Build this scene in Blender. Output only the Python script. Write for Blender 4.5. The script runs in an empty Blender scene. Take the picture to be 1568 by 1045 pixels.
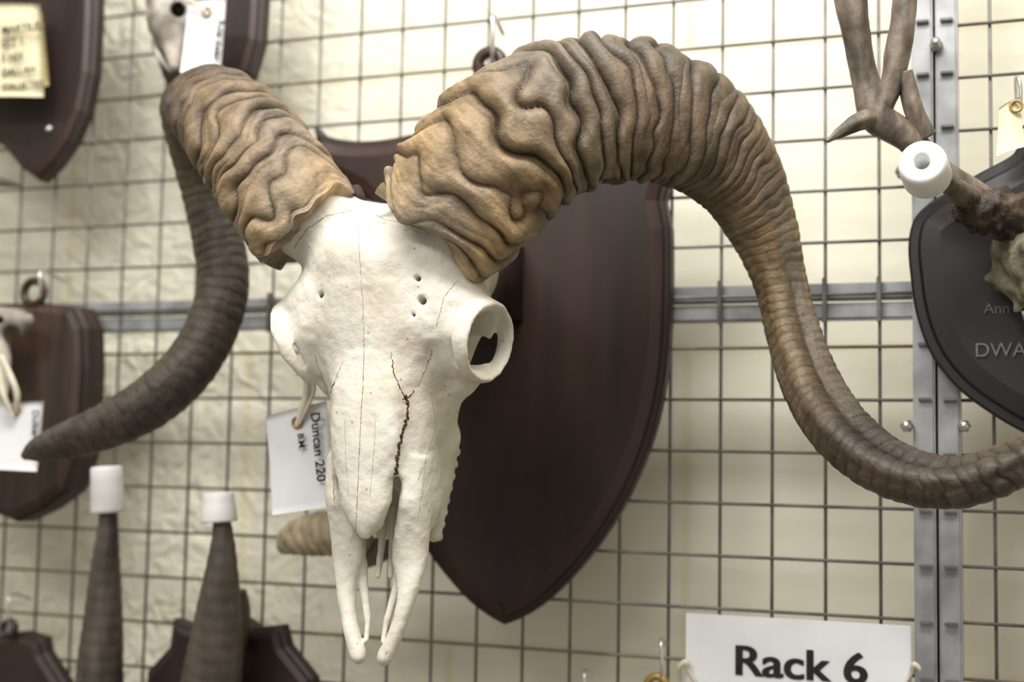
import bpy, bmesh, math, numpy as np
from mathutils import Vector, Matrix
from mathutils.bvhtree import BVHTree
scn=bpy.context.scene
try:
    scn.view_settings.view_transform='Standard'
except Exception as e: print(e)

# ---------------------------------------------------------------- camera
F=2100.0; D=1.46; TH=math.radians(20.5); PH=math.radians(4.8); RO=0.0185
d=np.array([-math.sin(TH)*math.cos(PH), math.cos(TH)*math.cos(PH), math.sin(PH)])
r0=np.array([math.cos(TH),math.sin(TH),0.0]); u0=np.cross(r0,d)
R=math.cos(RO)*r0+math.sin(RO)*u0; U=-math.sin(RO)*r0+math.cos(RO)*u0
O=np.array([0,0,1.5]); C=O-D*d
cam=bpy.data.cameras.new('camera'); co=bpy.data.objects.new('camera',cam); scn.collection.objects.link(co)
M=Matrix(((R[0],U[0],-d[0],C[0]),(R[1],U[1],-d[1],C[1]),(R[2],U[2],-d[2],C[2]),(0,0,0,1)))
co.matrix_world=M; cam.lens=F/1568*36; cam.sensor_width=36; cam.clip_start=0.01
cam.dof.use_dof=True; cam.dof.focus_distance=1.14; cam.dof.aperture_fstop=3.0
scn.camera=co
def W(px,py,off):
    """point seen at photo position (px,py) (1568-wide frame), 'off' metres in front of the mesh plane"""
    v=d+R*(px-784)/F-U*(py-522)/F
    t=(-off-C[1])/v[1]
    return C+t*v
def depth(p): return float(np.dot(np.asarray(p)-C,d))

# ---------------------------------------------------------------- noise
rng=np.random.RandomState(7); TB=(rng.rand(32,32,32)*2-1).astype(np.float32)
def vnoise(x,y,z):
    x,y,z=np.broadcast_arrays(x,y,z)
    xi=np.floor(x).astype(int); yi=np.floor(y).astype(int); zi=np.floor(z).astype(int)
    a=x-xi;b=y-yi;c=z-zi
    a=a*a*(3-2*a);b=b*b*(3-2*b);c=c*c*(3-2*c)
    g=lambda i,j,k:TB[(xi+i)&31,(yi+j)&31,(zi+k)&31]
    return (((g(0,0,0)*(1-a)+g(1,0,0)*a)*(1-b)+(g(0,1,0)*(1-a)+g(1,1,0)*a)*b)*(1-c)
           +((g(0,0,1)*(1-a)+g(1,0,1)*a)*(1-b)+(g(0,1,1)*(1-a)+g(1,1,1)*a)*b)*c)

# ---------------------------------------------------------------- materials
def lin(c):
    c=[x/255 for x in c]
    return tuple((x/12.92 if x<=.04045 else ((x+.055)/1.055)**2.4) for x in c)+(1,)
def mat(name,c1,c2=None,rough=.6,scale=20,stretch=(1,1,1),bump=0.0,bscale=60,metal=0,attr=False,detail=6,point=False,spec=.5,lo=.35,hi=.65):
    m=bpy.data.materials.new(name); m.use_nodes=True; nt=m.node_tree; N=nt.nodes; L=nt.links
    b=N['Principled BSDF']; b.inputs['Roughness'].default_value=rough; b.inputs['Metallic'].default_value=metal
    b.inputs['Specular IOR Level'].default_value=spec
    tc=N.new('ShaderNodeTexCoord'); mp=N.new('ShaderNodeMapping'); mp.inputs['Scale'].default_value=stretch
    L.new(tc.outputs['Object'],mp.inputs['Vector'])
    nz=N.new('ShaderNodeTexNoise'); nz.inputs['Scale'].default_value=scale; nz.inputs['Detail'].default_value=detail
    L.new(mp.outputs[0],nz.inputs['Vector'])
    cr=N.new('ShaderNodeValToRGB'); cr.color_ramp.elements[0].position=lo; cr.color_ramp.elements[1].position=hi
    c2=c2 or c1
    if attr:
        nz.inputs['Roughness'].default_value=.7
        cr.color_ramp.elements[0].color=(.58,.60,.60,1); cr.color_ramp.elements[1].color=(1.16,1.14,1.12,1)
        at=N.new('ShaderNodeAttribute'); at.attribute_name='Col'
        mx=N.new('ShaderNodeMix'); mx.data_type='RGBA'; mx.blend_type='MULTIPLY'; mx.inputs[0].default_value=1
        L.new(at.outputs['Color'],mx.inputs[6]); L.new(cr.outputs[0],mx.inputs[7]); out=mx.outputs[2]
    else:
        cr.color_ramp.elements[0].color=lin(c1); cr.color_ramp.elements[1].color=lin(c2); out=cr.outputs[0]
    L.new(nz.outputs['Fac'],cr.inputs[0])
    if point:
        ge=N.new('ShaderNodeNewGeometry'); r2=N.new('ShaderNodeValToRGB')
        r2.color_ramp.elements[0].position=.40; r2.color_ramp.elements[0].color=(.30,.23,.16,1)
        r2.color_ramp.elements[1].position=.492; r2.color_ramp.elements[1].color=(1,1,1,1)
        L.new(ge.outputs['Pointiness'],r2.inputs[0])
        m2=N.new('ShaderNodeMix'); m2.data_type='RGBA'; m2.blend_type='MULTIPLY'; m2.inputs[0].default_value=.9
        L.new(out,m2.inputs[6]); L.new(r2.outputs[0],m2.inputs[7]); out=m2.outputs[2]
        n3=N.new('ShaderNodeTexNoise'); n3.inputs['Scale'].default_value=14; n3.inputs['Detail'].default_value=10; n3.inputs['Roughness'].default_value=.72
        L.new(tc.outputs['Object'],n3.inputs['Vector']); r3=N.new('ShaderNodeValToRGB')
        r3.color_ramp.elements[0].position=.46; r3.color_ramp.elements[0].color=(1,1,1,1)
        r3.color_ramp.elements[1].position=.70; r3.color_ramp.elements[1].color=(.74,.68,.57,1)
        L.new(n3.outputs['Fac'],r3.inputs[0])
        m3=N.new('ShaderNodeMix'); m3.data_type='RGBA'; m3.blend_type='MULTIPLY'; m3.inputs[0].default_value=.85
        L.new(out,m3.inputs[6]); L.new(r3.outputs[0],m3.inputs[7]); out=m3.outputs[2]
        n4=N.new('ShaderNodeTexVoronoi'); n4.inputs['Scale'].default_value=75
        L.new(tc.outputs['Object'],n4.inputs['Vector']); r4=N.new('ShaderNodeValToRGB')
        r4.color_ramp.elements[0].position=.05; r4.color_ramp.elements[0].color=(.35,.27,.2,1)
        r4.color_ramp.elements[1].position=.10; r4.color_ramp.elements[1].color=(1,1,1,1)
        L.new(n4.outputs['Distance'],r4.inputs[0])
        m4=N.new('ShaderNodeMix'); m4.data_type='RGBA'; m4.blend_type='MULTIPLY'; m4.inputs[0].default_value=.7
        L.new(out,m4.inputs[6]); L.new(r4.outputs[0],m4.inputs[7]); out=m4.outputs[2]
    L.new(out,b.inputs['Base Color'])
    if bump>0:
        n2=N.new('ShaderNodeTexNoise'); n2.inputs['Scale'].default_value=bscale; n2.inputs['Detail'].default_value=5
        L.new(mp.outputs[0],n2.inputs['Vector'])
        bp=N.new('ShaderNodeBump'); bp.inputs['Strength'].default_value=bump; bp.inputs['Distance'].default_value=.004
        L.new(n2.outputs['Fac'],bp.inputs['Height']); L.new(bp.outputs[0],b.inputs['Normal'])
    return m
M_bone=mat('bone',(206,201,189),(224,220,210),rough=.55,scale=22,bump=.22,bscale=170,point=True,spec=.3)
M_crack=mat('suture_dirt',(46,34,26),(84,64,48),rough=.9,scale=90)
M_crack2=mat('suture_line',(100,84,66),(146,130,108),rough=.9,scale=90)
M_horn=mat('horn',(0,0,0),rough=.52,scale=55,bump=.24,bscale=300,attr=True,spec=.35,detail=9,lo=.34,hi=.62)
M_wood=mat('mahogany',(29,18,15),(46,28,22),rough=.5,scale=8,stretch=(5,5,.6),bump=.06,bscale=30,spec=.4)
M_woodr=mat('mahogany_edge',(40,24,19),(56,34,27),rough=.42,scale=9,stretch=(5,5,.55))
M_wood2=mat('dark_wood',(28,18,17),(44,29,26),rough=.5,scale=9,stretch=(4,4,.6))
M_oak=mat('rough_oak',(36,26,21),(66,47,37),rough=.6,scale=10,stretch=(4,4,.6),bump=.5,bscale=30)
M_black=mat('black_lacquer',(20,18,19),(31,27,28),rough=.4,scale=8)
M_steel=mat('galvanised_steel',(130,131,133),(160,161,163),rough=.45,scale=30,metal=.4)
M_wire=mat('zinc_wire',(88,86,83),(116,114,110),rough=.45,scale=30,metal=.35)
M_chrome=mat('bolt_steel',(190,190,192),(215,215,215),rough=.25,scale=30,metal=.9)
M_paper=mat('white_card',(216,216,220),(230,230,233),rough=.8,scale=12)
M_cream=mat('old_card',(212,203,166),(228,220,188),rough=.85,scale=12)
M_ink=mat('ink',(15,15,18),(26,26,30),rough=.8,scale=30)
M_cap=mat('white_plastic',(222,222,223),(234,234,234),rough=.45,scale=10)
M_antler=mat('antler',(74,65,58),(126,113,100),rough=.55,scale=28,stretch=(2,2,1),bump=.5,bscale=60)
M_dkhorn=mat('dark_horn',(58,53,48),(92,84,75),rough=.5,scale=20,stretch=(2,2,.6),bump=.4,bscale=50)
M_burr=mat('burr',(38,30,26),(78,61,48),rough=.6,scale=60,bump=1,bscale=90)
M_moss=mat('stained_bone',(74,70,54),(160,154,130),rough=.7,scale=45,bump=.7)
M_greyb=mat('grey_bone',(118,110,101),(182,176,166),rough=.7,scale=30,bump=.4)
M_string=mat('string',(200,192,172),(218,210,192),rough=.9,scale=60)
M_brass=mat('eyelet',(140,112,66),(180,150,94),rough=.4,scale=30,metal=.5)
M_chalk=mat('chalk_paint',(100,98,98),(124,122,120),rough=.9,scale=60)
M_fur=mat('dried_skin',(34,24,20),(60,44,36),rough=.8,scale=60,bump=.8)

# ---------------------------------------------------------------- helpers
def grp(name,loc):
    e=bpy.data.objects.new(name,None); e.location=Vector(loc); e.empty_display_size=.03
    scn.collection.objects.link(e); return e
def mk(name,V,Fc,m,parent=None,smooth=True,col=None,recalc=False):
    V=np.asarray(V,dtype=float); c=(V.max(0)+V.min(0))/2
    me=bpy.data.meshes.new(name)
    me.from_pydata((V-c).tolist(),[],Fc if isinstance(Fc,list) else Fc.tolist())
    if col is not None:
        a=me.color_attributes.new('Col','FLOAT_COLOR','POINT')
        cc=np.ones((len(V),4),np.float32); cc[:,:3]=col; a.data.foreach_set('color',cc.ravel())
    if recalc:
        bm=bmesh.new(); bm.from_mesh(me); bmesh.ops.recalc_face_normals(bm,faces=bm.faces); bm.to_mesh(me); bm.free()
    if smooth: me.polygons.foreach_set('use_smooth',[True]*len(me.polygons))
    me.materials.append(m); me.update()
    o=bpy.data.objects.new(name,me); scn.collection.objects.link(o)
    if parent: o.parent=parent; o.location=Vector(c)-parent.location
    else: o.location=Vector(c)
    return o
def crom(P,n):
    P=np.asarray(P,float)
    dd=np.r_[0,np.cumsum(np.maximum(np.linalg.norm(np.diff(P[:,:3],axis=0),axis=1),1e-6)**.5)]
    T=np.zeros_like(P)
    T[1:-1]=(P[2:]-P[:-2])/(dd[2:]-dd[:-2])[:,None]; T[0]=(P[1]-P[0])/(dd[1]-dd[0]); T[-1]=(P[-1]-P[-2])/(dd[-1]-dd[-2])
    def ev(t):
        i=np.clip(np.searchsorted(dd,t,side='right')-1,0,len(P)-2); h=(dd[i+1]-dd[i]); u=((t-dd[i])/h)[:,None]; h=h[:,None]
        return (2*u**3-3*u**2+1)*P[i]+(u**3-2*u**2+u)*h*T[i]+(-2*u**3+3*u**2)*P[i+1]+(u**3-u**2)*h*T[i+1]
    q=ev(np.linspace(0,dd[-1],n*4)); L=np.r_[0,np.cumsum(np.linalg.norm(np.diff(q[:,:3],axis=0),axis=1))]
    s=np.linspace(0,L[-1],n)
    return np.stack([np.interp(s,L,q[:,k]) for k in range(P.shape[1])],1),s
def tube(P,n=40,m=16,disp=None,n0=None,expo=2.0,rim=None):
    """P rows: x,y,z,r1,r2"""
    P=np.asarray(P,float)
    if P.shape[1]==4: P=np.c_[P,P[:,3]]
    Q,L=crom(P,n); X=Q[:,:3]; r1=np.maximum(Q[:,3],1e-4); r2=np.maximum(Q[:,4],1e-4)
    T=np.gradient(X,axis=0); T/=np.linalg.norm(T,axis=1)[:,None]
    N1=np.zeros_like(X)
    v=np.cross(T[0],d) if n0 is None else np.array(n0,float)
    v=v-T[0]*np.dot(v,T[0])
    if np.linalg.norm(v)<1e-3: v=np.cross(T[0],[1,0,0.3])
    v/=np.linalg.norm(v)
    for i in range(n):
        v=v-T[i]*np.dot(v,T[i]); v/=np.linalg.norm(v); N1[i]=v
    N2=np.cross(T,N1)
    th=np.linspace(0,2*np.pi,m,endpoint=False)[None,:]
    c=np.cos(th); s=np.sin(th)
    k=(np.abs(c)**expo+np.abs(s)**expo)**(-1/expo)
    dv=np.zeros((n,m)); col=None
    if disp is not None:
        dv,col=disp(L[:,None],(L/L[-1])[:,None],th)
    A=(k*c)*r1[:,None]+c*dv; B=(k*s)*r2[:,None]+s*dv
    V=X[:,None,:]+A[:,:,None]*N1[:,None,:]+B[:,:,None]*N2[:,None,:]
    if rim is not None:
        amp,seed=rim
        w=amp*(vnoise(c*1.6+seed,s*1.6+seed,0*c)+.5*vnoise(c*4+seed,s*4,0*c+3))*np.exp(-L[:,None]/.03)
        V=V+w[:,:,None]*T[:1][:,None,:]
    V=V.reshape(-1,3)
    i=np.arange(n-1)[:,None]; j=np.arange(m)[None,:]; j2=(j+1)%m
    Fq=np.stack([i*m+j,i*m+j2,(i+1)*m+j2,(i+1)*m+j],-1).reshape(-1,4)
    V=np.r_[V,X[:1],X[-1:]]; a=n*m
    Fl=Fq.tolist()+[[a,(q+1)%m,q] for q in range(m)]+[[a+1,(n-1)*m+q,(n-1)*m+(q+1)%m] for q in range(m)]
    if col is not None: col=np.r_[col.reshape(-1,3),col.reshape(-1,3)[:1],col.reshape(-1,3)[-1:]]
    return V,Fl,col
def join(parts):
    V=[];Fc=[];o=0
    for p in parts:
        V.append(np.asarray(p[0])); Fc+= [[q+o for q in f] for f in p[1]]; o+=len(p[0])
    return np.concatenate(V),Fc
def PX(rows):
    """rows: px,py,off,rpx[,aspect] -> x,y,z,r1,r2 in metres"""
    out=[]
    for r in rows:
        p=W(*r[:3]); k=depth(p)/F; a=r[4] if len(r)>4 else 1
        out.append([*p,r[3]*k,r[3]*k*a])
    return out
def cyl(p,q,r,m=12):
    p=np.asarray(p,float);q=np.asarray(q,float);t=(q-p)/np.linalg.norm(q-p)
    a=np.cross(t,[0,0,1.]); 
    if np.linalg.norm(a)<1e-3:a=np.cross(t,[1.,0,0])
    a/=np.linalg.norm(a);b=np.cross(t,a);th=np.arange(m)*2*np.pi/m
    ring=np.cos(th)[:,None]*a+np.sin(th)[:,None]*b
    V=np.r_[p+ring*r,q+ring*r]
    Fc=[[j,(j+1)%m,m+(j+1)%m,m+j] for j in range(m)]+[list(range(m))[::-1],list(range(m,2*m))]
    return V,Fc
def lathe(prof,org,ax,m=36):
    org=np.asarray(org,float);t=np.asarray(ax,float);t/=np.linalg.norm(t)
    a=np.cross(t,[0.1,0,1.]);a/=np.linalg.norm(a);b=np.cross(t,a);th=np.arange(m)*2*np.pi/m
    ring=np.cos(th)[:,None]*a+np.sin(th)[:,None]*b
    V=np.concatenate([org+t*h+ring*max(r,1e-5) for r,h in prof]);n=len(prof)
    Fc=[[i*m+j,i*m+(j+1)%m,(i+1)*m+(j+1)%m,(i+1)*m+j] for i in range(n-1) for j in range(m)]
    return V,Fc
def box(c,s,bev=.0015):
    bm=bmesh.new(); bmesh.ops.create_cube(bm,size=1)
    for v in bm.verts: v.co=Vector((v.co.x*s[0]+c[0],v.co.y*s[1]+c[1],v.co.z*s[2]+c[2]))
    if bev>0: bmesh.ops.bevel(bm,geom=bm.edges[:],offset=bev,segments=2,affect='EDGES')
    bm.verts.index_update()
    V=[list(v.co) for v in bm.verts];Fc=[[v.index for v in f.verts] for f in bm.faces];bm.free();return V,Fc
def torus(c,ax,Rr,r,m=28,k=10,arc=1.0,start=0):
    ax=np.asarray(ax,float);ax/=np.linalg.norm(ax);a=np.cross(ax,[0.05,0.02,1.]);a/=np.linalg.norm(a);b=np.cross(ax,a)
    pts=[[*(np.asarray(c)+Rr*(math.cos(t)*a+math.sin(t)*b)),r] for t in np.linspace(start,start+2*np.pi*arc,m)]
    V,Fc,_=tube(pts,m*2,k,n0=ax);return V,Fc
def plaque(name,outl,off,th,m,parent=None,m2=None,bev=.016,step=.005,smoothn=0):
    """outl: closed list of (x,z). front faces -y"""
    P=np.array(outl,float)
    Q=[]
    for i in range(len(P)):
        a=P[i];b=P[(i+1)%len(P)];n=max(1,int(np.linalg.norm(b-a)/.005))
        for k in range(n): Q.append(a+(b-a)*k/n)
    Q=np.array(Q)
    area=.5*np.sum(Q[:,0]*np.roll(Q[:,1],-1)-np.roll(Q[:,0],-1)*Q[:,1])
    if area<0: Q=Q[::-1]
    n=len(Q)
    T=np.roll(Q,-1,0)-np.roll(Q,1,0); T/=np.linalg.norm(T,axis=1)[:,None]+1e-9
    nin=np.c_[-T[:,1],T[:,0]]
    rings=[(0,off),(0,off+th*.72),(.0025,off+th*.8),(bev*.3,off+th*.82),(bev*.4,off+th),(bev*.95,off+th+step),(bev*1.02,off+th+step)]
    B=np.roll(Q,-1,0)-Q; BL=(B**2).sum(1)+1e-12
    V=[]
    for ins,o in rings:
        q=Q+nin*ins
        if ins>0:
            w=q[:,None,:]-Q[None]; t=np.clip((w*B[None]).sum(2)/BL[None],0,1)
            dist=np.sqrt(((w-t[...,None]*B[None])**2).sum(2)).min(1)
            ok=np.where(dist>ins*.93)[0]
            if len(ok):
                for i in range(n):
                    if dist[i]<=ins*.93:
                        dd=np.abs(ok-i);dd=np.minimum(dd,n-dd);q[i]=q[ok[dd.argmin()]]+1e-7*i
        V+= [[x,-o,z] for x,z in q]
    Fc=[[i*n+j,i*n+(j+1)%n,(i+1)*n+(j+1)%n,(i+1)*n+j] for i in range(len(rings)-1) for j in range(n)]
    nf=len(Fc)
    from mathutils.geometry import tessellate_polygon
    b0=(len(rings)-1)*n
    Fc+=[[b0+k for k in t] for t in tessellate_polygon([[Vector((V[b0+j][0],V[b0+j][2],0)) for j in range(n)]])]
    Fc+=[list(t) for t in tessellate_polygon([[Vector((V[j][0],V[j][2],0)) for j in range(n)]])]
    VA=np.array(V)
    for i in range(nf,len(Fc)):
        a,b,c=[VA[k] for k in Fc[i]];ny=np.cross(b-a,c-a)[1];front=Fc[i][0]>=b0
        if (ny>0)==front: Fc[i]=Fc[i][::-1]
    o=mk(name,V,Fc,m,parent,smooth=False)
    if m2:
        o.data.materials.append(m2)
        for p in o.data.polygons:
            if 4*n<=p.index<5*n: p.material_index=1
    return o
def spl(pts,n=60,closed=False):
    P=np.array([[x,z,0] for x,z in pts]);q,_=crom(P,n);return [(a[0],a[1]) for a in q]
def text(name,s,loc,size,m,parent,rot=(math.pi/2,0,0),off=0,ext=.0003,align='LEFT',width=None,height=None):
    c=bpy.data.curves.new(name,'FONT');c.body=s;c.size=size;c.offset=off;c.extrude=ext;c.align_x=align
    c.materials.append(m);o=bpy.data.objects.new(name,c);scn.collection.objects.link(o)
    o.rotation_euler=rot;o.parent=parent;o.location=Vector(loc)-parent.location
    if width:
        bpy.context.view_layer.update();dm=o.dimensions;o.scale=(width/dm.x,(height/dm.y if height else width/dm.x),1)
    return o
# ---- signed distance modelling
def smin(a,b,k):
    h=np.maximum(k-np.abs(a-b),0)/k;return np.minimum(a,b)-h*h*k*.25
def smax(a,b,k): return -smin(-a,-b,k)
def caps(G,a,b,r1,r2,sc=(1,1,1)):
    a=np.array(a,np.float32);b=np.array(b,np.float32);ab=b-a;n=float(ab@ab)+1e-12
    t=np.clip(((G[0]-a[0])*ab[0]+(G[1]-a[1])*ab[1]+(G[2]-a[2])*ab[2])/n,0,1)
    return np.sqrt(((G[0]-a[0]-t*ab[0])/sc[0])**2+((G[1]-a[1]-t*ab[1])/sc[1])**2+((G[2]-a[2]-t*ab[2])/sc[2])**2)-(r1+(r2-r1)*t)
def elli(G,c,r):
    x=(G[0]-c[0])/r[0];y=(G[1]-c[1])/r[1];z=(G[2]-c[2])/r[2]
    k0=np.sqrt(x*x+y*y+z*z)+1e-9;k1=np.sqrt((x/r[0])**2+(y/r[1])**2+(z/r[2])**2)+1e-9
    return k0*(k0-1)/k1
def nets(f,org,h):
    s=f<0;nx,ny,nz=f.shape;c=np.zeros((nx-1,ny-1,nz-1),np.int8)
    cs=[(i,j,k) for i in (0,1) for j in (0,1) for k in (0,1)]
    for i,j,k in cs: c+=s[i:nx-1+i,j:ny-1+j,k:nz-1+k]
    m=(c>0)&(c<8);act=np.argwhere(m);idx=-np.ones(m.shape,int);idx[tuple(act.T)]=np.arange(len(act))
    P=np.zeros((len(act),3));ct=np.zeros(len(act))
    for a in cs:
        for ax in range(3):
            if a[ax]: continue
            b=list(a);b[ax]=1
            fa=f[tuple((act+a).T)];fb=f[tuple((act+b).T)];mm=(fa<0)!=(fb<0)
            t=np.where(mm,fa/np.where(mm,fa-fb,1),0);p=np.array(a)[None,:]+t[:,None]*(np.array(b)-np.array(a))[None,:]
            P[mm]+=p[mm];ct[mm]+=1
    V=np.array(org)+h*(act+P/ct[:,None]);Q=[]
    for ax in range(3):
        o1=(ax+1)%3;o2=(ax+2)%3
        sl0=[slice(None)]*3;sl1=[slice(None)]*3;sl0[ax]=slice(0,-1);sl1[ax]=slice(1,None)
        e=np.argwhere(s[tuple(sl0)]!=s[tuple(sl1)])
        e=e[(e[:,o1]>0)&(e[:,o2]>0)&(e[:,o1]<f.shape[o1]-1)&(e[:,o2]<f.shape[o2]-1)]
        qs=[]
        for u,v in ((-1,-1),(0,-1),(0,0),(-1,0)):
            g=e.copy();g[:,o1]+=u;g[:,o2]+=v;qs.append(idx[tuple(g.T)])
        q=np.stack(qs,1);ins=s[tuple(e.T)];q[~ins]=q[~ins][:,::-1];Q.append(q)
    return V,np.concatenate(Q)
def blob(name,adds,subs,h,m,parent,k=.012,noise=.0015):
    allp=np.array([p for a in adds for p in (a[0],a[1])],float);rm=max(max(a[2],a[3]) for a in adds)+.01
    lo=allp.min(0)-rm;hi=allp.max(0)+rm
    ax=[np.arange(lo[i],hi[i],h,dtype=np.float32) for i in range(3)]
    G=np.meshgrid(*ax,indexing='ij');f=None
    for a in adds:
        x=caps(G,*a);f=x if f is None else smin(f,x,k)
    for a in subs: f=smax(f,-caps(G,*a),.003)
    f=f+noise*vnoise(G[0]*90,G[1]*90,G[2]*90)
    V,Q=nets(f,lo,h);return mk(name,V,Q,m,parent)

# ---------------------------------------------------------------- room
def slab(name,lo,hi,m):
    c=[(lo[i]+hi[i])/2 for i in range(3)];s=[hi[i]-lo[i] for i in range(3)];return mk(name,*box(c,s,0),m,smooth=False)
def wall():
    m=bpy.data.materials.new('painted_plaster');m.use_nodes=True;N=m.node_tree.nodes;L=m.node_tree.links;b=N['Principled BSDF']
    b.inputs['Roughness'].default_value=.55
    tc=N.new('ShaderNodeTexCoord');nz=N.new('ShaderNodeTexNoise');nz.inputs['Scale'].default_value=3
    L.new(tc.outputs['Object'],nz.inputs['Vector']);cr=N.new('ShaderNodeValToRGB')
    cr.color_ramp.elements[0].color=lin((226,221,200));cr.color_ramp.elements[1].color=lin((237,233,216));L.new(nz.outputs['Fac'],cr.inputs[0])
    mp=N.new('ShaderNodeMapping');mp.inputs['Rotation'].default_value=(math.pi/2,0,0);mp.inputs['Location'].default_value=(.12,.05,.1)
    L.new(tc.outputs['Object'],mp.inputs[0])
    br=N.new('ShaderNodeTexBrick');br.inputs['Scale'].default_value=1;br.inputs['Brick Width'].default_value=.56;br.inputs['Row Height'].default_value=.34
    br.inputs['Mortar Size'].default_value=.009;br.inputs['Mortar Smooth'].default_value=1
    br.inputs['Mortar'].default_value=lin((226,216,184));L.new(mp.outputs[0],br.inputs['Vector'])
    L.new(cr.outputs[0],br.inputs['Color1']);L.new(cr.outputs[0],br.inputs['Color2']);L.new(br.outputs['Color'],b.inputs['Base Color'])
    n2=N.new('ShaderNodeTexNoise');n2.inputs['Scale'].default_value=30;n2.inputs['Detail'].default_value=2;n2.inputs['Distortion'].default_value=1.2
    L.new(tc.outputs['Object'],n2.inputs['Vector'])
    sx=N.new('ShaderNodeSeparateXYZ');L.new(tc.outputs['Object'],sx.inputs[0])
    mr=N.new('ShaderNodeMapRange');mr.inputs[1].default_value=-.5;mr.inputs[2].default_value=-.1;mr.inputs[3].default_value=.6;mr.inputs[4].default_value=.05
    L.new(sx.outputs[0],mr.inputs[0]);bp=N.new('ShaderNodeBump');bp.inputs['Distance'].default_value=.02
    L.new(mr.outputs[0],bp.inputs['Strength']);L.new(n2.outputs['Fac'],bp.inputs['Height']);L.new(bp.outputs[0],b.inputs['Normal'])
    slab('wall_back',(-2.6,.13,0),(2.6,.23,2.9),m)
    m2=mat('side_wall_paint',(226,220,200),(236,231,214),rough=.7,scale=3)
    slab('wall_left',(-2.7,-4,0),(-2.6,.23,2.9),m2);slab('wall_right',(2.6,-4,0),(2.7,.23,2.9),m2)
    slab('floor',(-2.7,-4,-.1),(2.7,.23,0),mat('floor_vinyl',(120,114,104),(140,134,124),rough=.5,scale=6))
    slab('ceiling',(-2.7,-4,2.9),(2.7,.23,3.0),mat('ceiling_white',(236,235,230),(242,241,238),rough=.8,scale=6))
wall()
CELL=.0518
a0=W(1103,600,0)[0]; z0=W(1100,612,0)[2]
parts=[]
for i in range(-30,20):
    x=a0+i*CELL
    if -1.3<x<1.0: parts.append(cyl([x,.002,.75],[x,.002,2.3],.0017,8))
for i in range(-18,18):
    z=z0+i*CELL
    if .75<z<2.3: parts.append(cyl([-1.3,-.0015,z],[1.0,-.0015,z],.0017,8))
mk('wire_mesh_panel',*join(parts),M_wire)
fr=grp('steel_rack_frame',(0,0,1.5))
zb=W(1200,462,0)[2]
parts=[]
px1=W(1418,500,.0)[0]; px2=W(1455,500,.0)[0]
for dz in (-.0098,.0098): parts.append(box([-.15,.014,zb+dz],[2.3,.02,.0165],.002))
mk('cross_bars',*join(parts),M_steel,fr,smooth=False)
parts=[box([px1-.001,-.006,1.2],[.020,.03,2.4],.002),box([px2-.0005,-.006,1.2],[.020,.03,2.4],.002)]
parts.append(box([(px1+px2)/2,.006,1.2],[.03,.01,2.4],0))
for x in (-1.3,1.0): parts.append(box([x,.012,1.2],[.025,.025,2.4],.002))
mk('posts',*join(parts),M_steel,fr,smooth=False)
parts=[]
for i in range(-11,10):
    x=a0+i*CELL
    parts.append(box([x,-.003,zb],[.004,.012,.045],.001))
for i in range(-14,14):
    z=z0+i*CELL
    for x in (px1,px2): parts.append(box([x,-.024,z],[.012,.004,.003],.0006))
mk('clips',*join(parts),M_wire,fr,smooth=False)
parts=[]
for (x,y) in ((1380,262),(1388,652),(1476,652),(1433,66)):
    p=W(x,y,.03);parts.append(cyl(p+[0,.03,0],p+[0,-.004,0],.0035,10));parts.append(cyl(p+[0,.012,0],p+[0,.002,0],.0062,6));parts.append(lathe([(0,-.002),(.0045,-.001),(.005,.002),(.005,.006)],p+[0,-.006,0],[0,1,0],12))
mk('bolts',*join(parts),M_chrome,fr)

# ---------------------------------------------------------------- main shield
XS=-.01
rt=[W(x,y,.035) for x,y in ((768,958),(800,944),(840,915),(900,850),(958,760),(998,660),(1018,560),(1024,450),(1024,350),(1020,285))]
lf=[W(x,y,.035) for x,y in ((475,188),(492,204),(540,213),(600,208),(655,192),(705,158),(735,125))]
ax=rt[0][0]
half=[(p[0]-ax,p[2]) for p in rt]; 
tl=[(ax-p[0],p[2]) for p in lf]
hs=spl(half+[(tl[0][0]-.012,tl[0][1]-.055),(tl[0][0]-.003,tl[0][1]-.012),tl[0]],46)
full=hs+spl(tl,30)[1:]
outl=[(ax+x,z) for x,z in full]+[(ax,full[-1][1]+.006)]+[(ax-x,z) for x,z in full[::-1][:-1]]
sh=grp('wooden_shield_plaque',(ax,-.02,1.5))
plaque('board',outl,.012,.02,M_wood,sh,M_woodr,bev=.02,step=.004)
p=W(750,98,.035)
mk('hanging_loop',*join([torus(p,[0,1,0],.0135,.0065,28,10),cyl(p+[-.011,0,0],p+[-.013,0,-.05],.007,14),cyl(p+[.011,0,0],p+[.013,0,-.05],.007,14),cyl(p+[0,0,-.014],p+[0,0,-.05],.010,14)]),M_woodr,sh)
def hook(px,py,off,name='wire_hook',s=1.0):
    p=W(px,py,off)
    rows=[[*(p+np.array(q)*s),.0018*s] for q in ((0,off*.9/s,.012),(0,.01,.02),(.002,-.004,.018),(.004,-.006,.006),(.003,-.004,-.012),(0,.004,-.022),(-.003,.012,-.016))]
    V,Fc,_=tube(rows,40,8,n0=[1,0,0]);return mk(name,V,Fc,M_chrome)
hook(752,60,.04,s=1.35)

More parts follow.
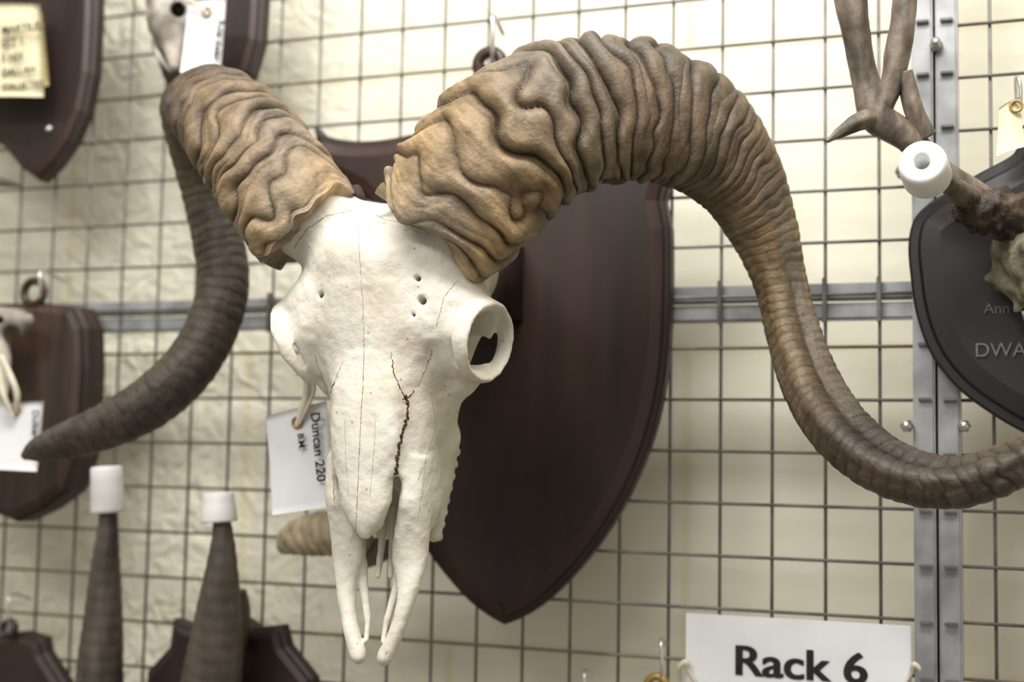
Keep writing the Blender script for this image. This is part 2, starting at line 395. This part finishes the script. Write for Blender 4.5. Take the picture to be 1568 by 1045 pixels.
# ---------------------------------------------------------------- skull
ZY=lambda y: float(W(560,y,.33)[2])
def build_skull():
    h=.0015
    A=np.arange(-2*h,.125,h,dtype=np.float32)+h/2
    Oo=np.arange(.11,.36,h,dtype=np.float32); Z=np.arange(ZY(1035),ZY(270),h,dtype=np.float32)
    G=np.meshgrid(A,Oo,Z,indexing='ij')
    a,o,z=G; zk=Z[None,None,:]
    def loft(rows,n=2.4,ac=False):
        zs=np.array([ZY(r[0]) for r in rows]);od=np.argsort(zs)
        g=lambda i:np.interp(Z,zs[od],np.array([r[i] for r in rows])[od]).astype(np.float32)[None,None,:]
        hw,oc,ho=g(1),g(2),g(3); c=g(4) if ac else 0
        v=((np.abs((a-c)/hw)**n+np.abs((o-oc)/ho)**n)**(1/n)-1)*np.minimum(hw,ho)
        v=np.maximum(v,zk-zs.max());v=np.maximum(v,zs.min()-zk);return v
    def sm(rows,k=6):
        P=np.array(rows,float);ys=P[:,0];Y=np.linspace(ys[0],ys[-1],len(rows)*k);out=[Y]
        for c in range(1,P.shape[1]):
            t=np.gradient(P[:,c],ys);i=np.clip(np.searchsorted(ys,Y,side='right')-1,0,len(ys)-2);H=ys[i+1]-ys[i];u=(Y-ys[i])/H
            out.append((2*u**3-3*u**2+1)*P[i,c]+(u**3-2*u**2+u)*H*t[i]+(-2*u**3+3*u**2)*P[i+1,c]+(u**3-u**2)*H*t[i+1])
        return np.stack(out,1).tolist()
    f=loft(sm([(312,.010,.258,.02),(318,.026,.258,.036),(332,.050,.261,.053),(362,.072,.265,.065),(430,.080,.265,.069),(490,.078,.266,.066),(540,.066,.266,.063),(585,.055,.266,.062),(640,.0505,.268,.060),(700,.048,.272,.056),(760,.0455,.276,.050),(795,.042,.279,.044),(822,.036,.283,.030),(832,.028,.286,.016)]),2.3)
    f=smin(f,elli(G,(0,.20,ZY(372)),(.062,.085,.058)),.03)
    f=smin(f,caps(G,(.034,.272,ZY(362)),(.080,.283,ZY(315)),.038,.038),.018)
    # brow / orbital process
    f=smin(f,elli(G,(.064,.284,ZY(492)),(.037,.034,.045)),.018)
    f=smin(f,caps(G,(.060,.300,ZY(440)),(.090,.298,ZY(468)),.014,.008),.016)
    f=smin(f,caps(G,(.076,.276,ZY(566)),(.048,.262,ZY(630)),.010,.008),.02)
    f=smin(f,caps(G,(.040,.247,ZY(668)),(.026,.238,ZY(815)),.014,.008),.012)
    nb=loft(sm([(545,.020,.318,.010),(590,.0305,.3185,.0135),(650,.0315,.320,.0135),(720,.027,.321,.013),(775,.0205,.3215,.011),(803,.0125,.322,.008),(826,.003,.3225,.003)]),2.5)
    f=smax(f,-elli(G,(0,.288,ZY(855)),(.028,.034,.078)),.004)
    f=smax(f,-elli(G,(.024,.318,ZY(782)),(.011,.022,.032)),.004)
    f=smin(f,nb,.006)
    f=smax(f,-caps(G,(.0325,.336,ZY(650)),(.0285,.334,ZY(735)),.0015,.0035),.003)
    # premaxilla
    pm=loft(sm([(700,.010,.296,.014,.036),(770,.012,.296,.018,.0345),(825,.0155,.294,.014,.0300),(865,.0145,.296,.0095,.0290),(905,.0095,.300,.008,.0288),(945,.0070,.304,.0075,.0252),(985,.0066,.307,.007,.0185),(1007,.0072,.309,.0065,.0135),(1018,.0055,.309,.0055,.0120),(1024,.002,.309,.002,.0115)]),2.2,True)
    f=smin(f,pm,.006)
    st=np.minimum(caps(G,(.020,.290,ZY(870)),(.0085,.300,ZY(960)),.0055,.0028),caps(G,(.0085,.300,ZY(960)),(.0075,.304,ZY(988)),.0028,.0018))
    f=smin(f,st,.004)
    f=smin(f,caps(G,(.004,.272,ZY(780)),(.006,.285,ZY(890)),.004,.0025),.004)
    f=smax(f,-caps(G,(0,.31,ZY(835)),(0,.31,ZY(1040)),.0034,.0038),.002)
    # orbit: deep socket, partly open behind the ring
    oc=np.array([.0965,.290,ZY(519)]); n=np.array([.95,.24,-.20]);n/=np.linalg.norm(n)
    f=smax(f,-caps(G,oc-n*.052,oc+n*.05,.023,.031),.004)
    f=smax(f,-caps(G,oc+np.array([-.024,-.034,-.008]),oc+np.array([.005,-.075,-.012]),.016,.024),.006)
    dn=(a-oc[0])*n[0]+(o-oc[1])*n[1]+(z-oc[2])*n[2]
    rad=np.sqrt(np.maximum((a-oc[0])**2+(o-oc[1])**2+(z-oc[2])**2-dn**2,0))
    tor=np.sqrt(((rad-.0325)*1.3)**2+((dn+.004)*.55)**2)-.0045
    f=smin(f,tor,.006)
    f=smax(f,-caps(G,(.044,.3395,ZY(442)),(.038,.3395,ZY(510)),.006,.004),.008)
    f=smax(f,-elli(G,(.060,.318,ZY(592)),(.012,.010,.03)),.014)
    f=smax(f,-elli(G,(.066,.272,ZY(655)),(.012,.02,.026)),.012)
    # teeth
    for i,yy in enumerate(range(684,826,20)):
        t=(yy-684)/141
        f=smin(f,caps(G,(.037-.012*t,.238,ZY(yy)),(.036-.013*t,.211+.012*t,ZY(yy+5)),.0075,.0048),.002)
    f=f+.0006*vnoise(a*45,o*45,z*45)+.0004*vnoise(a*150,o*150,z*150)
    f2=f[2:] ; full=np.concatenate([f2[::-1],f2],0)
    na=f2.shape[0]; x0=A[2]-na*h; org=[x0, Oo[0], Z[0]]
    AX=(x0+h*np.arange(2*na)).astype(np.float32)
    GG=(AX[:,None,None],Oo[None,:,None],Z[None,None,:])
    # foramina, different left and right
    for (aa,yy,r,dy) in ((.048,452,.0034,15),(.0440,424,.0024,6),(.0415,481,.0015,3),(-.0415,438,.0026,20)):
        full=smax(full,-caps(GG,(aa,.344,ZY(yy)),(aa+(.004 if aa>0 else -.004),.305,ZY(yy+dy)),r,r),.0015)
        full=smax(full,-caps(GG,(aa-.002,.333,ZY(yy-dy)),(aa+.001,.330,ZY(yy+dy*.4)),r*.8,r),.0015)
    full=smax(full,-caps(GG,(.055,.31,ZY(568)),(.066,.30,ZY(576)),.0018,.003),.002)
    V,Q=nets(full,org,h)
    V=np.c_[V[:,0]+XS,-V[:,1],V[:,2]]; Q=Q[:,::-1]
    return V,Q
SK=grp('ram_skull',(XS,-.3,1.5))
V,Q=build_skull()
me_v=V.copy()
E=np.concatenate([Q[:,[0,1]],Q[:,[1,2]],Q[:,[2,3]],Q[:,[3,0]]])
for it in range(2):
    acc=np.zeros_like(me_v)
    for k in range(3):
        acc[:,k]=np.bincount(E[:,0],me_v[E[:,1],k],len(V))+np.bincount(E[:,1],me_v[E[:,0],k],len(V))
    cnt=np.bincount(E[:,0],minlength=len(V))+np.bincount(E[:,1],minlength=len(V))
    me_v=me_v*.5+.5*acc/np.maximum(cnt,1)[:,None]
V=me_v
# natural asymmetry: muzzle bends slightly, weaker lower rim on one orbit
zr=lambda ys,vs:np.interp(V[:,2],[ZY(y) for y in ys][::-1],vs[::-1])
aa=V[:,0]-XS
V[:,0]+=zr([500,545,575,605,645],[0,.011,.024,.020,0])*np.clip((-aa-.055)/.05,0,1)
V[:,0]+=zr([640,760,900,1040],[0,.0015,.0045,.005])
V[:,0]+=.0015*vnoise(V[:,0]*14,V[:,1]*14,V[:,2]*14)
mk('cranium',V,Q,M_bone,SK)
bvh=BVHTree.FromPolygons(V.tolist(),Q.tolist())
def proj(px,py):
    v=d+R*(px-784)/F-U*(py-522)/F;v/=np.linalg.norm(v)
    h=bvh.ray_cast(Vector(C),Vector(v));return None if h[0] is None else np.array(h[0])+.0*v
def suture(rows,w,zig,seed,step=2.2):
    P=np.array(rows,float);L=np.r_[0,np.cumsum(np.linalg.norm(np.diff(P,axis=0),axis=1))];n=int(L[-1]/step)
    s=np.linspace(0,L[-1],n);q=np.stack([np.interp(s,L,P[:,k]) for k in (0,1)],1);rs=np.random.RandomState(seed)
    jit=np.cumsum(rs.randn(n))*.3;jit-=np.linspace(jit[0],jit[-1],n);q[:,0]+=zig*(rs.rand(n)-.5)*2+jit*.4;q[:,1]+=zig*(rs.rand(n)-.5)
    pts=[];out=[]
    for i,(x,y) in enumerate(q):
        h=proj(x,y)
        if h is None or (pts and np.linalg.norm(h-np.array(pts[-1][:3]))>.012):
            if len(pts)>3: out.append(pts)
            pts=[]
            if h is None: continue
        pts.append([*h,w*(.4+.9*rs.rand())])
    if len(pts)>3: out.append(pts)
    return [tube(p,len(p)*2,6)[:2] for p in out]
S=[]
S+=suture([(600,550),(603,570),(610,588),(619,606)],.0004,1.6,3)
S+=suture([(619,606),(625,618),(624,640),(614,668),(609,700),(606,730)],.0013,2.2,4,1.8)
S+=suture([(616,612),(628,606),(634,598)],.0006,1.2,14)
S+=suture([(512,585),(505,605),(502,630),(506,660)],.0005,1.2,6)
mk('open_sutures',*join(S),M_crack,SK)
S=[]
S+=suture([(558,535),(556,600),(551,680),(547,760),(545,812)],.0003,.3,1)
S+=suture([(548,335),(552,400),(556,470),(558,535)],.00022,1.1,2)
S+=suture([(598,540),(600,550)],.0003,1.6,3)
S+=suture([(662,535),(650,570),(638,592)],.0003,1.5,5)
S+=suture([(524,556),(512,585)],.0003,1.2,6)
S+=suture([(506,660),(510,720),(512,770)],.0003,.8,16)
S+=suture([(482,545),(494,580),(502,605)],.0003,1.2,7)
S+=suture([(575,328),(590,336),(612,340),(640,356)],.00025,1.2,8)
S+=suture([(660,600),(668,650),(655,690),(640,735)],.0002,.8,9)
S+=suture([(700,430),(680,455),(668,500)],.0002,1.0,11)
S+=suture([(450,380),(470,350),(500,330),(540,322)],.0003,1.2,12)
S+=suture([(652,700),(648,740),(640,790)],.0002,.8,13)
S+=suture([(528,640),(530,700),(534,760)],.00016,.5,15)
S+=suture([(575,640),(572,700),(566,760)],.00016,.5,17)
mk('sutures',*join(S),M_crack2,SK)

# ---------------------------------------------------------------- horns
def L3(c): return np.array(lin(c)[:3])
def horn_disp(seed,spac,ampk,colk,mir=1,keel=0):
    def fn(L,s,th):
        Ls=L[:,0];sp=np.interp(s[:,0],*spac);u=np.r_[0,np.cumsum(np.diff(Ls)/sp[1:])][:,None]
        cx=np.cos(th);sy=np.sin(th)
        wb=np.interp(s,[0,.3,.5,1],[1,.8,.35,.35])
        wob=1.05*vnoise(cx*1.4+seed,sy*1.4+5,L*21+seed)+.4*vnoise(cx*3+seed,sy*3+9,L*50)
        uu=u+wob*wb+.35*np.cos(th-1.0*mir)*wb
        saw=np.abs(np.sin(np.pi*uu))**.55
        big=np.abs(np.sin(np.pi*(uu*.5+.2+.2*vnoise(cx+7,sy+seed,L*12))))**.6
        A=np.interp(s,*ampk)*(.7+.6*vnoise(cx*1.2+3,sy*1.2+seed,L*9))
        fine=vnoise(cx*2.5,sy*2.5+seed,L*240)*.5+vnoise(cx*7,sy*7,L*420)*.2+.5*vnoise(cx*5+seed,sy*5,L*90)
        fineA=np.interp(s,[0,.25,.4,1],[.0010,.0009,.0006,.0006])
        dv=A*(saw*.75+big*.45-.8)+fine*fineA
        g=lambda t0,w:np.exp(-(((th-t0+np.pi)%(2*np.pi)-np.pi)/w)**2)
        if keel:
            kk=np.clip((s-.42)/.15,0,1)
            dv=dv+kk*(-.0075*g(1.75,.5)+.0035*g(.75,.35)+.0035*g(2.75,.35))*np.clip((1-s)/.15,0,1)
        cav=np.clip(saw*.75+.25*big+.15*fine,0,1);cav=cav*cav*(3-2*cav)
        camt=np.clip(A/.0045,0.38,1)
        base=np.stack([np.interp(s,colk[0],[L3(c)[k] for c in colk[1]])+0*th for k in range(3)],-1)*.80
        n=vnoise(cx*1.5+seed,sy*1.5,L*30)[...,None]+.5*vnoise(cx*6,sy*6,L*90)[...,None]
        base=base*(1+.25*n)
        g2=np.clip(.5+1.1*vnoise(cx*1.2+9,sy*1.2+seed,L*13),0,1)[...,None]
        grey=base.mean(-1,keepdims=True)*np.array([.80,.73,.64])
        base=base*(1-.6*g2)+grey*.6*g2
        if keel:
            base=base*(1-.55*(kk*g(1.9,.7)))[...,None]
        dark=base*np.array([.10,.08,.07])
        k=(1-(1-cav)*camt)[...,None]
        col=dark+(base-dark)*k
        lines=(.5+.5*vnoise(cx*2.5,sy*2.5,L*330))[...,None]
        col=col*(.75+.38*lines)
        return dv+0*th,np.clip(col,0.003,1)
    return fn
spac=([0,.12,.24,.34,.5,.7,.78,1],[.023,.024,.020,.0115,.009,.010,.0135,.014])
amp=([0,.03,.08,.2,.28,.36,.5,.64,.72,.95,1],[.005,.0125,.0155,.015,.0085,.0028,.0012,.0014,.0032,.0030,.0002])
RH=[(664,356,.295,106,.80),(700,312,.295,116,.82),(745,262,.292,120,.82),(830,195,.275,116,.8),(945,166,.235,109,.78),(1055,195,.19,98,.72),(1125,262,.15,78,.7),(1166,345,.125,55,.85),(1193,430,.12,36,1.1),(1212,510,.13,34,1.2),(1240,590,.15,39,1.1),(1287,662,.18,46,.9),(1360,718,.205,50,.8),(1450,740,.22,51,.75),(1540,717,.225,49,.75),(1625,670,.22,38,.75),(1690,600,.21,25,.75),(1715,530,.2,6,1)]
colR=([0,.1,.22,.32,.45,.6,.7,.85,1],[(194,166,126),(170,144,108),(130,111,91),(114,99,82),(146,124,92),(138,116,86),(90,76,63),(108,92,76),(80,68,58)])
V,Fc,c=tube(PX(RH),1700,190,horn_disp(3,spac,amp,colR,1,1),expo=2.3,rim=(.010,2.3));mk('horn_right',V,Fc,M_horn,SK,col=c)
LH=[(474,352,.292,90,.95),(440,305,.295,90,.95),(400,250,.285,86,.95),(355,195,.262,77,1.0),(318,165,.225,62,1.0),(298,180,.185,46,1.1),(300,235,.155,33,1.2),(316,300,.135,30,1.3),(334,370,.13,34,1.2),(341,435,.135,37,1.1),(325,500,.145,39,1.0),(288,563,.16,41,.9),(232,615,.175,42,.8),(165,652,.185,37,.8),(100,676,.19,31,.7),(58,690,.19,21,.7),(36,699,.19,6,.8)]
spacL=([0,.12,.24,.34,.5,.7,.78,1],[.022,.022,.019,.013,.011,.012,.013,.013])
colL=([0,.1,.22,.32,.45,.6,.8,1],[(188,160,122),(160,136,104),(120,103,85),(90,76,64),(108,90,72),(106,89,72),(98,87,77),(106,96,88)])
ampL=([0,.03,.08,.22,.32,.42,.6,.8,1],[.004,.0105,.012,.010,.0055,.0024,.0026,.0018,.0002])
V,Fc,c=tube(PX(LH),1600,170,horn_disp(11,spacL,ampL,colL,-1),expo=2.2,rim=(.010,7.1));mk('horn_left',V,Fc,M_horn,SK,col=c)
mk('mount_block',*box([XS,-.085,ZY(370)],[.07,.11,.09],.006),M_wood2,SK)
V,Fc,_=tube(PX([(500,300,.29,3),(520,294,.285,9),(540,296,.28,12),(560,312,.275,8),(585,318,.27,4)]),50,14,lambda L,s,th:(.003*vnoise(np.cos(th)*3,np.sin(th)*3,L*200),None));mk('dried_skin_tuft',V,Fc,M_fur,SK)

# ---------------------------------------------------------------- paper tags
def quadtag(name,corners,off,m,lines=(),hole=None,bend=.004,rot=0,tsize=.008,parent=None):
    c=[W(x,y,off) for x,y in corners];g=grp(name,sum(c)/4)
    n=14;V=[];Fc=[]
    for side in (0,1):
        for i in range(n+1):
            for j in range(n+1):
                u=i/n;v=j/n;p=(c[0]*(1-u)+c[1]*u)*(1-v)+(c[3]*(1-u)+c[2]*u)*v
                V.append(p+np.array([0,(-math.sin(u*math.pi)*bend-v*v*bend)+side*.0005,0]))
    K=(n+1)**2
    for i in range(n):
        for j in range(n):
            q=[i*(n+1)+j,(i+1)*(n+1)+j,(i+1)*(n+1)+j+1,i*(n+1)+j+1];Fc.append(q);Fc.append([K+t for t in q[::-1]])
    b=[i*(n+1) for i in range(n+1)]+[n*(n+1)+j for j in range(1,n+1)]+[i*(n+1)+n for i in range(n-1,-1,-1)]+[j for j in range(n-1,0,-1)]
    for i in range(len(b)): Fc.append([b[i],b[(i+1)%len(b)],K+b[(i+1)%len(b)],K+b[i]])
    mk('card',V,Fc,m,g)
    if hole:
        p=W(hole[0],hole[1],off+bend+.001)
        mk('eyelet',*torus(p,[0,1,0],.0048,.0014),M_brass,g)
    for s,x,y,sz in lines:
        text('writing',s,W(x,y,off+bend*1.9+.0012),sz,M_ink,g,rot=(math.pi/2,rot,0),off=.0002)
    return g
def string(name,rows,parent,m=M_string):
    V,Fc,_=tube(PX(rows),60,8);return mk(name,V,Fc,m,parent)
g=quadtag('specimen_tag',[(407,638),(500,614),(512,776),(420,789)],.20,M_paper,hole=(455,647),rot=math.radians(82),
   lines=[('Duncan 220',476,632,.0135),('B.M.',456,664,.009)])
string('tie',[(468,560,.23,4),(470,600,.215,6),(462,630,.21,6),(456,650,.207,4)],g)
string('tie_loop',[(455,572,.22,3),(475,575,.225,3),(480,600,.215,3),(458,648,.208,3)],g)

g=grp('small_horn_base',W(470,818,.08))
def rd(L,s,th):
    v=.0014*np.abs(np.sin(L*math.pi/.012+np.sin(th*2)))+.001*vnoise(np.cos(th)*2,np.sin(th)*2,L*50)
    c=np.zeros(v.shape+(3,));c[:]=L3((182,166,140));c*=(.7+.3*np.clip(v/.0014,0,1))[...,None];return v,c
V,Fc,c=tube(PX([(432,840,.07,8),(450,826,.08,24),(482,818,.08,32),(520,816,.08,33),(560,820,.08,26)]),120,40,rd);mk('ridged_sheath',V,Fc,M_horn,g,col=c)
V,Fc,c=tube(PX([(520,818,.075,18),(560,850,.05,20),(640,800,.045,20)]),30,16);mk('stem',V,Fc,M_dkhorn,g)

# ---------------------------------------------------------------- background plaques
def pl(name,pts,off,th,m,m2=None,bev=.012,sm=0):
    w=[W(x,y,off+th) for x,y in pts];o2=[(p[0],p[2]) for p in w]
    if sm: o2=spl(o2+[o2[0]],sm)[:-1]
    g=grp(name,np.mean(w,0));plaque('board',o2,off,th,m,g,m2,bev=bev,step=.003);return g
g=pl('trophy_plaque',[(-170,-160),(-60,-190),(60,-160),(146,-120),(144,30),(140,110),(128,170),(108,215),(84,250),(58,276),(30,256),(2,222),(-60,190),(-150,60)],.012,.02,M_wood2,M_woodr)
mk('screws',*lathe([(0,-.001),(.004,0),(.0045,.003)],W(73,196,.038),[0,1,0],14),M_chrome,g)
V,Fc,_=tube(PX([(-30,272,.08,8),(0,278,.09,7),(34,283,.1,3)]),20,12);mk('antler_tip',V,Fc,M_dkhorn,g)
t=quadtag('specimen_label',[(-60,8),(60,6),(72,150),(-50,152)],.07,M_cream,bend=.006,
   lines=[('MARTIUS.',2,52,.014),('EFT 1.',2,72,.014),('F NIX',2,94,.013),('DALLAH',2,116,.013),('COLLECTED',2,138,.011)])
t2=quadtag('backing_card',[(10,12),(64,16),(78,132),(14,140)],.06,mat('buff_card',(190,174,120),(208,192,138),rough=.9))
g=pl('trophy_plaque',[(222,-140),(310,-170),(400,-140),(400,0),(396,60),(382,110),(352,150),(312,190),(272,158),(245,115),(230,60),(224,0)],.012,.02,M_wood2,M_woodr)
g2=grp('roe_deer_skull',W(270,50,.07))
ad=[(W(262,-30,.06),W(262,30,.07),.032,.026),(W(262,30,.07),W(268,100,.085),.022,.007),(W(245,10,.06),W(258,60,.07),.014,.012),(W(290,10,.06),W(275,60,.07),.014,.012)]
sb=[(W(246,18,.085),W(240,18,.05),.010,.008),(W(270,14,.12),W(274,14,.05),.010,.008),(W(262,70,.1),W(264,95,.1),.006,.004)]
blob('skull',ad,sb,.0022,M_greyb,g2,k=.01)
V,Fc,_=tube(PX([(240,40,.07,4),(237,70,.075,5),(250,95,.08,4),(262,110,.08,3)]),30,10);mk('jaw_bone',V,Fc,M_greyb,g2)
t=quadtag('specimen_tag',[(288,2),(346,-4),(340,112),(279,112)],.09,M_paper,hole=(317,18),rot=math.radians(95),lines=[('Roe deer',334,30,.012)])
string('tie',[(317,18,.1,2),(290,0,.1,2),(260,-10,.09,2)],t)
g=pl('oak_plaque',[(-120,470),(0,463),(60,462),(112,468),(126,500),(128,560),(124,640),(118,700),(98,752),(60,780),(18,800),(-30,780),(-120,700)],.012,.04,M_oak,M_oak)
p=W(52,448,.05);mk('hanging_ring',*torus(p,[0,1,0],.014,.005),M_woodr,g);hook(62,440,.05)
g2=grp('antelope_skull',W(10,540,.1))
ad=[(W(-40,500,.09),W(20,495,.1),.026,.018),(W(-10,520,.1),W(6,600,.12),.02,.006),(W(20,495,.1),W(42,490,.1),.014,.008),(W(-30,560,.1),W(10,640,.12),.012,.005)]
sb=[(W(18,512,.13),W(20,512,.08),.010,.008),(W(0,490,.14),W(0,490,.1),.004,.004)]
blob('skull',ad,sb,.0022,M_greyb,g2,k=.008)
t=quadtag('specimen_tag',[(-40,622),(66,614),(60,722),(-46,716)],.13,M_paper,rot=math.radians(88),hole=(24,628),lines=[('Duiker',50,628,.011)])
string('tie',[(2,545,.15,4),(18,580,.15,5),(26,605,.145,5),(24,628,.14,3)],t);string('tie_loop',[(0,560,.15,3),(4,600,.15,5),(20,640,.14,3)],t)
g=pl('trophy_plaque',[(-80,990),(-40,985),(0,972),(30,968),(62,978),(66,1000),(98,1050),(96,1200),(0,1260),(-100,1180)],.012,.02,M_wood2,M_woodr)
p=W(15,962,.04);mk('hanging_ring',*torus(p,[0,1,0],.0085,.0035),M_black,g);hook(15,938,.04)
g=pl('trophy_plaque',[(262,948),(300,962),(345,930),(390,962),(428,958),(436,990),(476,1040),(480,1180),(350,1300),(215,1180),(222,1030),(256,992)],.012,.02,M_wood2,M_wood2)
hg=grp('antelope_horns',W(240,950,.1))
def ringd(L,s,th):
    v=.0007*np.abs(np.sin(L*math.pi/.016))+.0012*vnoise(np.cos(th)*2,np.sin(th)*2,L*30);return v,None
V,Fc,_=tube(PX([(166,760,.10,11),(165,800,.1,14),(162,870,.095,22),(158,950,.09,29),(152,1050,.08,36),(160,1150,.06,40),(200,1240,.04,42)]),120,28,ringd);mk('horn_a',V,Fc,M_dkhorn,hg)
V,Fc,_=tube(PX([(337,775,.12,10),(340,810,.12,14),(340,870,.115,24),(334,950,.105,36),(322,1050,.09,46),(300,1150,.07,50),(270,1240,.04,50)]),120,28,ringd);mk('horn_b',V,Fc,M_dkhorn,hg)
V,Fc,_=tube(PX([(372,905,.07,6),(370,940,.06,14),(355,1000,.05,20)]),30,14);mk('horn_stub',V,Fc,M_dkhorn,hg)
def capat(px,py1,py2,off,w1,w2,parent,name):
    p=W(px,py1,off);q=W(px+2,py2,off);k=depth(p)/F;h=np.linalg.norm(q-p);r1=w1*k;r2=w2*k
    mk(name,*lathe([(1e-4,.002),(r1*.35,.001),(r1*.5,0),(r1*.92,.0005),(r1,.003),(r1,h*.3),((r1+r2)/2,h*.5),(r2,h*.93),(r2*.96,h),(r2*.6,h),(1e-4,h*.98)],p,q-p),M_cap,parent)
cg=grp('rubber_horn_cap',W(165,750,.1));capat(163,714,786,.10,24,26,cg,'cap')
cg=grp('rubber_horn_cap',W(335,775,.12));capat(334,754,800,.12,24,28,cg,'cap')

# ---------------------------------------------------------------- right side: deer trophy
g=pl('black_trophy_shield',[(1640,215),(1568,216),(1548,236),(1500,262),(1452,290),(1418,312),(1398,335),(1390,372),(1393,420),(1402,480),(1424,540),(1462,590),(1510,628),(1568,662),(1640,690),(1720,660),(1850,560),(1880,400),(1860,330),(1760,260)],.022,.024,M_black,M_black,bev=.03,sm=160)
text('lettering','DWARF',W(1492,546,.0512),.03,M_chalk,g,width=.062)
text('lettering_small','Ann',W(1506,480,.0512),.03,M_chalk,g,width=.022)
ag=grp('deer_skull_with_antlers',W(1500,320,.1))
parts=[]
def nd(L,s,th): return .0012*vnoise(np.cos(th)*2,np.sin(th)*2,L*70)+.0009*vnoise(np.cos(th)*5,np.sin(th)*5,L*25),None
for rows in ([(1296,-60,.16,26),(1306,20,.16,24),(1316,80,.155,20),(1326,130,.15,21),(1345,180,.15,25),(1395,215,.14,22),(1440,262,.125,20),(1490,298,.11,22),(1560,350,.08,28)],
             [(1388,-60,.15,14),(1384,20,.15,19),(1376,70,.15,20),(1366,120,.15,17),(1350,170,.15,16),(1345,190,.15,12)],
             [(1266,216,.19,2),(1290,200,.18,9),(1318,184,.165,15),(1345,182,.15,16)],
             [(1420,255,.21,10),(1440,270,.18,14),(1470,295,.14,18),(1500,310,.11,18)],
             [(1384,110,.15,12),(1400,170,.145,14),(1420,210,.14,16)]):
    parts.append(tube(PX(rows),70,20,nd)[:2])
mk('antlers',*join(parts),M_antler,ag)
parts=[tube(PX([(1462,330,.12,8),(1480,322,.115,30),(1505,322,.11,34),(1540,330,.10,34),(1580,350,.08,36)]),60,40,lambda L,s,th:(.005*vnoise(np.cos(th)*4,np.sin(th)*4,L*160)+.002*vnoise(np.cos(th)*8,np.sin(th)*8,L*300),None))[:2]]
mk('burr',*join(parts),M_burr,ag)
ad=[(W(1592,370,.07),W(1585,400,.09),.034,.026),(W(1585,400,.09),W(1600,480,.10),.024,.016),(W(1540,385,.07),W(1528,430,.075),.010,.007),(W(1528,430,.075),W(1560,462,.08),.006,.007),(W(1545,372,.07),W(1580,380,.08),.014,.02),(W(1545,400,.07),W(1570,430,.075),.008,.01)]
sb=[(W(1575,470,.14),W(1570,470,.09),.006,.006)]
blob('skull',ad,sb,.0022,M_moss,ag,k=.006,noise=.005)
cg=grp('rubber_horn_cap',W(1418,255,.22))
p=W(1412,248,.245);ax3=(C-p)/np.linalg.norm(C-p)+np.array([-.12,.0,.38]);ax3/=np.linalg.norm(ax3);k=depth(p)/F
mk('cap',*lathe([(12*k,-.034),(12*k,0),(14*k,.0015),(20*k,.0022),(31*k,.002),(35*k,0),(37*k,-.004),(38*k,-.030),(35*k,-.034),(12*k,-.034)],p,ax3),M_cap,cg)
t=quadtag('specimen_tag',[(1530,165),(1562,148),(1568,226),(1526,240)],.08,M_cream,hole=(1556,162));hook(1556,150,.05)

# ---------------------------------------------------------------- Rack 6 sign
sg=grp('rack_sign',W(1222,1010,.012))
p0=W(1050,944,.012);p1=W(1395,954,.012);zt=(p0[2]+p1[2])/2
mk('paper',*box([(p0[0]+p1[0])/2,-.010,zt-.065],[p1[0]-p0[0],.0015,.13],.0003),M_paper,sg,smooth=False)
a=W(1122,1040,.012);b=W(1322,1040,.012);tp=W(1122,996,.012)
for i,(dx,dz) in enumerate(((-.0009,0),(.0009,0),(0,.0003))):
    text('sign_text',"Rack 6",(a[0]+dx,-.0112-.0001*i,(a[2]+b[2])/2+dz),.05,M_ink,sg,off=.0005,width=b[0]-a[0],height=(tp[2]-a[2])*1.06)
for (x,y,sx) in ((1052,1018,-1),(1398,1022,1)):
    V,Fc,_=tube(PX([(x+14*-sx,y+28,.014,2.5),(x-2*sx,y+8,.016,4),(x+2*sx,y-4,.02,5),(x+12*sx,y+6,.018,4),(x+10*sx,y+24,.01,3)]),40,10);mk('cable_tie',V,Fc,M_string,sg)
hook(1010,1012,.03)
lg=grp('hanging_loop_small',W(1006,1040,.03));mk('ring',*torus(W(1006,1052,.03),[0,1,0],.010,.004),M_brass,lg);hook(893,1060,.03)

# ---------------------------------------------------------------- light
w=bpy.data.worlds.new('world');scn.world=w;w.use_nodes=True
w.node_tree.nodes['Background'].inputs[0].default_value=(1,.97,.93,1);w.node_tree.nodes['Background'].inputs[1].default_value=.62
def area(name,loc,tgt,sx,sy,e,col):
    l=bpy.data.lights.new(name,'AREA');l.shape='RECTANGLE';l.size=sx;l.size_y=sy;l.energy=e;l.color=col
    o=bpy.data.objects.new(name,l);scn.collection.objects.link(o);o.location=loc
    o.rotation_euler=(Vector(tgt)-Vector(loc)).to_track_quat('-Z','Y').to_euler()
area('ceiling_fluorescent_lamp',(.3,-.9,2.82),(.1,0,1.6),1.4,.4,48,(1,.975,.93))
area('ceiling_fluorescent_lamp.001',(-.3,-2.2,2.82),(0,0,1.5),1.4,.4,34,(1,.985,.96))
print('NV',len(V))
